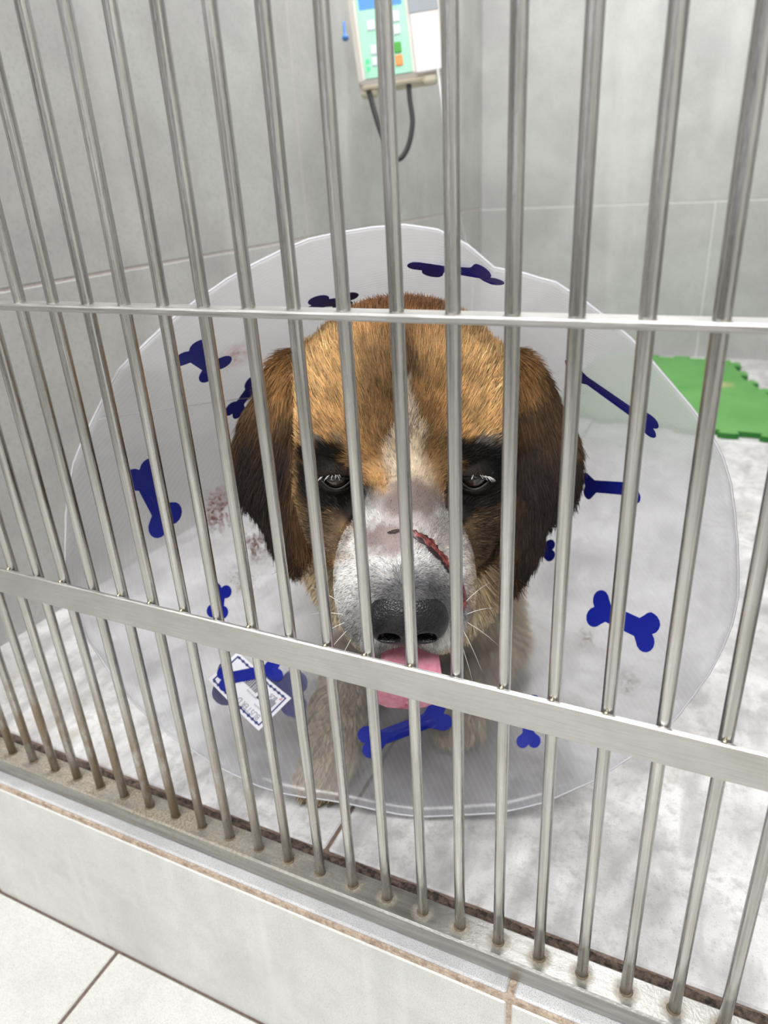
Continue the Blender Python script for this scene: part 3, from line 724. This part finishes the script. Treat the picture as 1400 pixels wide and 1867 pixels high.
def mk_cone_mat():
    t = NT('frosted_clear_plastic')
    uv = t.n('Attribute', _attribute_name='sheet'); mp = uv.outputs['Vector']
    sx = t.n('SeparateXYZ', i0=mp)
    rib = t.math('SINE', t.math('MULTIPLY', sx.outputs[0], 2*math.pi*6.5))
    ribf = t.ramp(rib, .72, 1.0)
    scr = t.n('Mapping', Vector=mp, Scale=(9, .6, 1)).outputs[0]; sn = t.noise(scr, 2.0, 5, .7)
    bl = t.noise(mp, .6, 4, .6)
    h = t.math('ADD', t.math('MULTIPLY', rib, .15), t.math('MULTIPLY', sn, .6))
    bmp = t.bump(h, .07, .015)
    base = lin((240, 240, 242))
    # soiling
    p = t.n('NewGeometry').outputs['Position']; col_ = base; dn = t.noise(t.pos((1, 1, 1)), 3.2, 6, .75)
    rb = t.ramp(t.noise(t.pos(), 9, 4, .8), .44, .56)
    cc = None; amt = None
    for (q, r, rgb, st) in (((-.12, 5.47, 7.57), 1.0, (150, 62, 40), .9), ((.46, 6.38, 5.99), .75, (146, 84, 44), .9), ((1.78, 5.0, 12.73), .65, (168, 96, 72), .8), ((11.3, 7.99, 3.73), .4, (142, 112, 66), .8),
                            ((12.83, 6.66, 3.43), .45, (132, 104, 62), .8), ((.49, 5.29, 5.12), .6, (170, 130, 80), .7), ((12.1, 5.63, 2.0), .35, (140, 80, 60), .8), ((1.2, 5.5, 8.9), .7, (190, 150, 110), .5), ((2.6, 3.9, 2.6), .4, (170, 120, 70), .4)):
        dd = t.n('VectorMath', _operation='DISTANCE', i0=p, i1=tuple(x*S for x in q)).outputs['Value']
        m = t.math('MULTIPLY', t.ramp(dd, r*S*1.25, r*S*.35, 0, st), t.math('MULTIPLY', t.ramp(dn, .36, .52), t.math('ADD', t.math('MULTIPLY', rb, .6), .4)))
        col_ = t.mix(m, col_, lin(rgb)); amt = m if amt is None else t.math('MAXIMUM', amt, m)
    dif = t.n('BsdfDiffuse', Color=col_, Normal=bmp); trl = t.n('BsdfTranslucent', Color=col_, Normal=bmp)
    m1 = t.n('MixShader', i0=.5, i1=dif.outputs[0], i2=trl.outputs[0])
    tr = t.n('BsdfTransparent', Color=lin((250, 250, 252)))
    rf = t.n('BsdfRefraction', Color=lin((250, 250, 252)), Roughness=.38, IOR=1.07, Normal=bmp)
    m2 = t.n('MixShader', i0=.34, i1=tr.outputs[0], i2=rf.outputs[0])
    fc = t.n('LayerWeight', Blend=.5).outputs['Facing']; fc = t.math('POWER', fc, 1.6)
    opac = t.math('ADD', t.math('ADD', t.ramp(bl, .3, .7, .05, .11), t.math('MULTIPLY', fc, .66)), t.math('MULTIPLY', ribf, .07))
    opac = t.math('MAXIMUM', t.math('ADD', opac, t.math('MULTIPLY', t.ramp(sn, .6, .8), .08)), t.math('MULTIPLY', amt, .9))
    m3 = t.n('MixShader', i0=opac, i1=m2.outputs[0], i2=m1.outputs[0])
    gl = t.n('BsdfGlossy', Color=(1, 1, 1, 1), Roughness=.22, Normal=bmp)
    m4 = t.n('MixShader', i0=.025, i1=m3.outputs[0], i2=gl.outputs[0])
    return t.done(m4)
M_cone = mk_cone_mat()
t = NT('white_plastic_edge'); M_rim = t.done(t.n('MixShader', i0=.5, i1=t.n('BsdfTransparent').outputs[0], i2=t.bsdf(Base_Color=lin((236, 236, 242)), Roughness=.35).outputs[0]))
M_blue = plain('navy_blue_print', (16, 34, 146), .38)
coneroot = tag(empty('recovery_cone', (7.7, 3.2, ZF)), 'large frosted plastic recovery cone printed with blue bones around the dog', 'cone collar')
nt_ = 30; nth = 288
def cone_pt(i, t_):
    i0 = int(math.floor(i)) % NR; i1 = (i0+1) % NR; w_ = i-math.floor(i)
    a = RING[i0]*(1-w_)+RING[i1]*w_; b = RIM[i0]*(1-w_)+RIM[i1]*w_
    p = a*(1-t_)+b*t_; c_ = ringc*(1-t_)+rc*t_; r = p-c_
    return p+r/np.linalg.norm(r)*(.06*math.sin(i/NR*2*math.pi*7+.6)*t_**3+.03*math.sin(i/NR*2*math.pi*13)*t_**3)
def cone_mesh(off):
    v = []; uvs = []
    for a in range(nth):
        i = a*NR/nth
        for b in range(nt_+1):
            t_ = b/nt_; p = cone_pt(i, t_); c_ = ringc*(1-t_)+rc*t_; r = (p-c_); r /= np.linalg.norm(r)
            v.append(p+r*off)
            th_ = 2*math.pi*i/NR*.62; rho = 5.0+8.*t_; uvs.append((rho*math.cos(th_), rho*math.sin(th_), 0))
    return v, uvs
vi, uvi = cone_mesh(0.); vo_, _ = cone_mesh(.04); n1_ = nt_+1; f = []; NV = len(vi)
for a in range(nth):
    b_ = (a+1) % nth
    for k in range(nt_):
        f.append((a*n1_+k, b_*n1_+k, b_*n1_+k+1, a*n1_+k+1)); f.append((NV+a*n1_+k, NV+a*n1_+k+1, NV+b_*n1_+k+1, NV+b_*n1_+k))
    f.append((a*n1_, NV+a*n1_, NV+b_*n1_, b_*n1_)); f.append((a*n1_+nt_, b_*n1_+nt_, NV+b_*n1_+nt_, NV+a*n1_+nt_))
sheet = obj('plastic_sheet', vi+vo_, f, M_cone, coneroot, True)
at = sheet.data.attributes.new('sheet', 'FLOAT_VECTOR', 'POINT'); at.data.foreach_set('vector', np.array(uvi+uvi, np.float32).ravel())
mb = MB(); pts = [cone_pt(i*.5, 1.0) for i in range(2*NR)]+[cone_pt(0, 1.), cone_pt(.5, 1.)]
mb.tube(pts, .024, 6, False); mb.build('cone_rim', M_rim, coneroot, True)
# seam where the sheet laps over itself
sq = [cone_pt(65.5+.6*k/10, .02+.97*k/10)-(cone_pt(65.5, k/10)-(ringc*(1-k/10)+rc*k/10))*.004 for k in range(11)]
MB().tube(sq, .022, 6).build('seam', M_rim, coneroot, True)
cbvh = BVHTree.FromPolygons([Vector(p) for p in vi], [(a*n1_+k, ((a+1) % nth)*n1_+k, ((a+1) % nth)*n1_+k+1, a*n1_+k+1) for a in range(nth) for k in range(nt_)])
def onto_cone(p, off):
    loc, nr, idx_, _ = cbvh.find_nearest(Vector(p)); q = np.array(loc); nr = np.array(nr)
    k = np.clip(((q-ringc)@(rc-ringc))/((rc-ringc)@(rc-ringc)), 0, 1); c_ = ringc*(1-k)+rc*k
    if nr@(c_-q) < 0: nr = -nr
    return q+nr*off
def bone_outline(L_, wd):
    """2-D outline of a bone of length L_, shaft half-width wd"""
    r = wd*1.15; pts = []; r = wd*1.1
    def arc(cx, cy, a0, a1, n=10): return [(cx+r*math.cos(a0+(a1-a0)*k/n), cy+r*math.sin(a0+(a1-a0)*k/n)) for k in range(n+1)]
    x = L_/2-r; y = wd*.98
    pts = arc(x, y, math.radians(179), math.radians(-60))+arc(x, -y, math.radians(60), math.radians(-179))
    pts += arc(-x, -y, math.radians(1), math.radians(-240))+arc(-x, y, math.radians(240), math.radians(-1))
    return pts
def bone(a, b, wd, off=.03, m=None, extend=1.12):
    a = np.array(a, float); b = np.array(b, float); c_ = (a+b)/2; ax = b-a; L_ = np.linalg.norm(ax)*extend; ax /= np.linalg.norm(ax)
    base = onto_cone(c_, 0); ax_c = ringc+(rc-ringc)*np.clip(((base-ringc)@(rc-ringc))/((rc-ringc)@(rc-ringc)), 0, 1)
    nr = ax_c-base; nr /= np.linalg.norm(nr); nr = nr-ax*(nr@ax); nr /= np.linalg.norm(nr); side = np.cross(nr, ax)
    out = bone_outline(max(L_, wd*3.4), wd); ring_n = len(out)
    v = []; levels = (1., .8, .55, .25)
    for lv in levels:
        for (x, y) in out:
            xx = x if lv == 1 else x*(.94 if lv > .5 else .9)*1.0; 
            v.append(c_+ax*(x*lv**.5)+side*(y*lv))
    v = [onto_cone(q, off) for q in v]; f = []
    for l in range(len(levels)-1):
        for k in range(ring_n):
            k2 = (k+1) % ring_n; f.append((l*ring_n+k, l*ring_n+k2, (l+1)*ring_n+k2, (l+1)*ring_n+k))
    f.append(tuple((len(levels)-1)*ring_n+k for k in range(ring_n)))
    return obj('bone_print', v, f, m or M_blue, coneroot)
BONES = [((6.89, 6.29, 14.88), (8.99, 5.33, 14.87), .26), ((3.7, 5.9, 14.1), (4.55, 6.9, 14.0), .28), ((1.67, 3.21, 13.29), (1.37, 4.67, 12.4), .27),
         ((.6, 5.9, 10.7), (1.2, 6.5, 11.8), .24), ((-.49, 2.8, 10.0), (-.58, 3.62, 7.8), .34), ((.21, 4.6, 5.26), (.34, 3.95, 4.5), .2),
         ((1.09, 2.85, 3.0), (2.17, 4.4, 2.63), .20), ((5.40, 4.05, .82), (7.38, 5.88, 1.2), .28),
         ((9.9, 6.75, 1.93), (10.25, 5.55, 1.16), .19), ((11.43, 8.55, 4.59), (13.3, 7.22, 4.86), .29), ((10.26, 8.76, 11.96), (12.63, 7.68, 10.82), .25),
         ((10.6, 10.45, 7.8), (12.3, 8.9, 8.55), .21), ((8.2, 10.9, 4.6), (9.7, 10.4, 5.35), .21)]
for a, b, wd in BONES: bone(a, b, wd)
M_blue2 = plain('faded_blue_print', (40, 54, 140), .5)
bone((1.05, 2.85, 3.0), (3.1, 4.3, 1.95), .40, -.05, M_blue2)

# ---- sticker on the outside of the cone sheet
tg = [np.array(q) for q in ((.84, 2.55, 3.16), (1.11, 3.81, 3.43), (2.87, 3.97, 1.96), (2.49, 2.59, 1.63))]   # left, top, right, bottom
def tag_pt(s_, r_, off): # s_ along the long side (bottom->left is reading direction), r_ across
    p = (tg[3]*(1-s_)+tg[0]*s_)*(1-r_)+(tg[2]*(1-s_)+tg[1]*s_)*r_
    return onto_cone(p, off)
def tag_patch(name, poly, off, m, parent):
    s0, r0, s1, r1 = poly; k = 8; v = [tag_pt(s0+(s1-s0)*i/k, r0+(r1-r0)*j/k, off) for i in range(k+1) for j in range(k+1)]
    return obj(name, v, [(i*9+j, i*9+j+1, (i+1)*9+j+1, (i+1)*9+j) for i in range(k) for j in range(k)], m, parent)
M_paper = plain('white_label_paper', (240, 240, 248), .4); M_ink = plain('dark_ink', (52, 54, 66), .5); M_inkg = plain('grey_ink', (148, 150, 160), .5)
M_red = plain('red_ink', (214, 88, 84), .5); M_bord = plain('blue_border_ink', (44, 58, 120), .5)
lab = tag_patch('sticker', (0, 0, 1, 1), .012, M_paper, coneroot)
tag(lab, 'white sticker with blue border, barcode and upside-down lettering')
mb = MB()
def ln_patch(s0, r0, s1, r1, off=.02):
    k = 6; v = [tag_pt(s0+(s1-s0)*i/k, r0+(r1-r0)*j, off) for i in range(k+1) for j in (0, 1)]
    mb.add(v, [(2*i, 2*i+1, 2*i+3, 2*i+2) for i in range(k)])
e_ = .045; w_ = .02
ln_patch(e_, e_*1.6, 1-e_, e_*1.6+w_*1.6); ln_patch(e_, 1-e_*1.6-w_*1.6, 1-e_, 1-e_*1.6); ln_patch(e_, e_*1.6, e_+w_, 1-e_*1.6); ln_patch(1-e_-w_, e_*1.6, 1-e_, 1-e_*1.6)
for k in range(12):
    s_ = .09+.074*k; ln_patch(s_, e_*1.2, s_+.03, e_*2.0+w_*1.6); ln_patch(s_, 1-e_*2.-w_*1.6, s_+.03, 1-e_*1.2)
mb.build('printed_border', M_bord, lab)
mb = MB(); s_ = .40
for k in range(13):
    w_ = random.choice((.006, .010, .014)); ln_patch(s_, .56, s_+w_, .80); s_ += w_+random.choice((.006, .01))
mb.build('barcode', M_ink, lab)
mb = MB(); ln_patch(.10, .42, .20, .70); mb.build('printed_block', M_inkg, lab)
mb = MB(); ln_patch(.28, .50, .36, .60); mb.build('printed_block', M_ink, lab)
def text_on_tag(txt, s0, r0, hgt, m, flip=False):
    cu = bpy.data.curves.new('t', 'FONT'); cu.body = txt; cu.size = 1; to = bpy.data.objects.new('t', cu); col.objects.link(to)
    me = bpy.data.meshes.new_from_object(to.evaluated_get(bpy.context.evaluated_depsgraph_get())); bpy.data.objects.remove(to)
    Ls = 3.0; Wr = 1.35
    v = [tag_pt(s0+q.co.x*hgt/Ls, r0-q.co.y*hgt/Wr, .022) for q in me.vertices]
    return obj('lettering', v, [tuple(p.vertices) for p in me.polygons], m, lab)
bpy.context.view_layer.update()
text_on_tag('BUSTER D', .12, .26, .27, M_inkg); text_on_tag('xxxxxx', .17, .38, .14, M_inkg)
text_on_tag('BUS', .13, .80, .20, M_ink); text_on_tag('xxxxx xxxx', .33, .50, .12, M_inkg)
mb = MB()                                                     # red mark in a square at each end
for (s0, r0, k) in ((.80, .36, .13), (.075, .80, .045)):
    for (a, b, c_) in (((0, 0), (.35, 1.7), (.62, 1.2)), ((.55, .0), (1, 0), (.8, 1.2)), ((.2, 0), (.5, 0), (.45, .7))):
        v = [tag_pt(s0+x*k*.9, r0+y*k, .021) for x, y in (a, b, c_)]; mb.add(v, [(0, 1, 2)])
tag(mb.build('printed_mark', M_red, lab), kind='stuff')

# ================================================================ green foam mat
M_mat = None
t = NT('green_foam'); mn = t.noise(t.pos(), .25, 5, .6); mf = t.noise(t.pos(), 12, 3)
cmat = t.mix(t.ramp(mn, .3, .7), lin((84, 144, 72)), lin((102, 158, 88)))
ms = t.n('VectorMath', _operation='DISTANCE', i0=t.n('NewGeometry').outputs['Position'], i1=(14.0*S, 54.5*S, -.3*S)).outputs['Value']
cmat = t.mix(t.ramp(ms, 1.3*S, .3*S, 0, .6), cmat, lin((190, 170, 130)))
M_mat = t.done(t.bsdf(Base_Color=cmat, Roughness=.85, Normal=t.bump(mf, .4, .05)))
M_matdark = plain('green_foam_edge', (44, 110, 44), .9)
def mat_outline():
    # puzzle-edged sheet; corners on the cage floor
    cs = [np.array(q) for q in ((2.0, 44.0), (13.6, 42.2), (21.6, 42.0), (15.6, 57.0), (14.4, 63.6), (3.0, 63.8))]; out = []
    for i in range(len(cs)):
        a, b = cs[i], cs[(i+1) % len(cs)]; L_ = np.linalg.norm(b-a); u = (b-a)/L_; nn_ = np.array([u[1], -u[0]]); n = max(int(L_/2.6), 1)
        for k in range(n):
            s0 = L_*k/n; st = L_/n
            for (x, y) in ((0, 0), (.30, 0), (.27, .28), (.24, .5), (.36, .62), (.5, .66), (.64, .62), (.76, .5), (.73, .28), (.70, 0)):
                out.append(a+u*(s0+x*st)+nn_*y*1.05)
    return out
mo = mat_outline(); n = len(mo)
cen = np.mean(mo, 0)
v = [(x, y, ZF+.02) for x, y in mo]+[(x, y, ZF+.42) for x, y in mo]
f = [(k, (k+1) % n, n+(k+1) % n, n+k) for k in range(n)]+[tuple(range(n))[::-1], tuple(range(n, 2*n))]
mat = obj('foam_mat', v, f, M_mat); mat.data.materials.append(M_matdark)
for k in range(n): mat.data.polygons[k].material_index = 1
tag(mat, 'green foam puzzle mat with notched edges on the cage floor by the back wall', 'mat')

# ================================================================ infusion pump on the left wall
ZP = 42.0
pr = lambda u, v_, Z=ZP: CAM+(RIGHT*(u-700)/FPX+DOWN*(v_-933.5)/FPX+FWD)*Z
PO = pr(722, 41)                                              # centre of its face
roll = math.radians(-8.5)
face_n = -FWD*.93-DOWN*-.30; face_n /= np.linalg.norm(face_n)
px_ = RIGHT*math.cos(roll)+DOWN*math.sin(roll); px_ = px_-face_n*(px_@face_n); px_ /= np.linalg.norm(px_)
py_ = np.cross(face_n, px_)                                   # up on the face
if py_@DOWN > 0: py_ = -py_
def PW(q): return PO+px_*q[0]+py_*q[1]+face_n*q[2]
M_pw = plain('ivory_plastic', (212, 206, 198), .45); M_pg = plain('mint_panel', (146, 204, 176), .4); M_pgr = plain('grey_panel', (128, 134, 140), .4)
M_pd = plain('door_plastic', (208, 202, 200), .4); M_btn = plain('button_lilac', (206, 208, 220), .5); M_bg = plain('button_green', (58, 150, 40), .5)
M_bo = plain('button_orange', (222, 140, 70), .5); M_beige = plain('beige_underside', (196, 190, 168), .6); M_bk = plain('black_cable', (22, 22, 24), .5)
t = NT('screen_blue'); em = t.n('Emission', Color=lin((120, 180, 245)), Strength=1.1); M_scr = t.done(em)
t = NT('led_green'); em = t.n('Emission', Color=lin((90, 255, 150)), Strength=1.6); M_led = t.done(em)
pump = tag(empty('infusion_pump', tuple(PO)), 'ivory infusion pump with mint green keypad and blue screen hanging on the left wall', 'infusion pump')
def pbox(name, a, b, m, bev=.05, parent=None): return MB().box(a, b, bev).xf(PW).build(name, m, parent or pump)
k_ = ZP/FPX                                                   # units per hundredth used for its layout below
def U(x): return x*k_
W2, H2 = U(82), U(92)
pbox('housing', (-W2, -H2, -U(62)), (W2, H2, 0), M_pw, U(9))
pbox('keypad_panel', (-U(69), -H2+U(9), -.02), (U(20), H2-U(8), U(2)), M_pg, .03)
pbox('screen', (-U(64), U(27), U(1)), (U(14), U(84), U(3)), M_scr, .02)
pbox('door', (U(25), -H2+U(5), -.02), (W2-U(4), H2-U(6), U(4)), M_pd, U(2))
pbox('grey_stripe', (U(25), U(9), U(3)), (W2-U(4), U(36), U(5)), M_pgr, .02)
for (x, y, w_, h_, m) in ((0, 9, 7, 9, M_btn), (-1, -12, 7, 8, M_btn), (-46, 1, 8, 8, M_btn), (-25, 9, 7, 8, M_btn), (-25, -12, 7, 8, M_btn), (-46, -38, 7, 8, M_btn), (-46, -57, 7, 7, M_btn), (-3, -40, 7, 9, M_bg), (-3, -61, 7, 9, M_bo)):
    pbox('button', (U(x-w_), U(y-h_), U(1)), (U(x+w_), U(y+h_), U(4)), m, .05)
for y in (-69, -81):
    MB().sphere((U(-61), U(y+14), U(4)), U(3.6), 12, 8).xf(PW).build('indicator_light', M_led, pump, True)
pbox('underside', (-W2+U(4), -H2-U(6), -U(55)), (W2-U(22), -H2+U(2), -U(6)), M_beige, U(4))
pbox('foot', (-W2+U(2), -H2-U(14), -U(50)), (-W2+U(36), -H2-U(2), -U(14)), M_beige, U(5))
pbox('tube_holder', (U(38), -H2-U(12), -U(30)), (U(66), -H2+U(4), -U(4)), M_beige, U(4))
# clamp that carries it on the wall, reaching back to the tiles
back_c = PW((0, U(10), -U(60))); vd = (back_c-CAM)/np.linalg.norm(back_c-CAM); tt = (-12.95+.0328*(back_c[1]+1)-back_c[0])/(vd[0]-.0328*vd[1]); wallp = back_c+vd*tt
MB().tube([back_c, back_c*.5+wallp*.5, wallp], U(11), 14).build('wall_clamp', M_beige, pump, True)
MB().box(wallp-np.array([.0, 1.6, 1.6]), wallp+np.array([.25, 1.6, 1.6]), .1).build('clamp_plate', M_beige, pump)
def spline(P, n=60):
    P = np.array(P, float); P = np.concatenate([[2*P[0]-P[1]], P, [2*P[-1]-P[-2]]]); out = []
    for i in range(1, len(P)-2):
        for t_ in np.linspace(0, 1, n//(len(P)-3), endpoint=False):
            a, b, c_, d = P[i-1:i+3]; out.append(.5*((2*b)+(-a+c_)*t_+(2*a-5*b+4*c_-d)*t_**2+(-a+3*b-3*c_+d)*t_**3))
    out.append(P[-2]); return out
cab = spline([pr(672, 165, 43.5), pr(683, 205, 43.5), pr(698, 250, 43.6), pr(722, 290, 43.7), pr(742, 272, 43.7), pr(752, 225, 43.6), pr(747, 180, 43.5), pr(744, 140, 43.5)])
MB().tube(cab, U(4.8), 10).build('power_cable', M_bk, pump, True)
t = NT('clear_tubing'); b = t.bsdf(Base_Color=lin((226, 228, 226)), Roughness=.2, Transmission_Weight=.4); M_tube = t.done(b)
iv = spline([pr(797, 120, 42.6), pr(806, 190, 43), pr(815, 280, 44), pr(832, 370, 46), pr(850, 445, 49), pr(862, 520, 50), pr(850, 640, 50)])
MB().tube(iv, U(3.0), 8).build('drip_line', M_tube, pump, True)
M_clipb = plain('blue_clip_plastic', (72, 130, 200), .4)
cl = spline([pr(627, 40, 46), pr(628, 56, 46), pr(630, 72, 46)], 12)
clip = MB().tube(cl, [U(2.8)]*(len(cl)-4)+[U(4), U(6), U(7), U(6)], 10).build('blue_clip', M_clipb, pump, True)
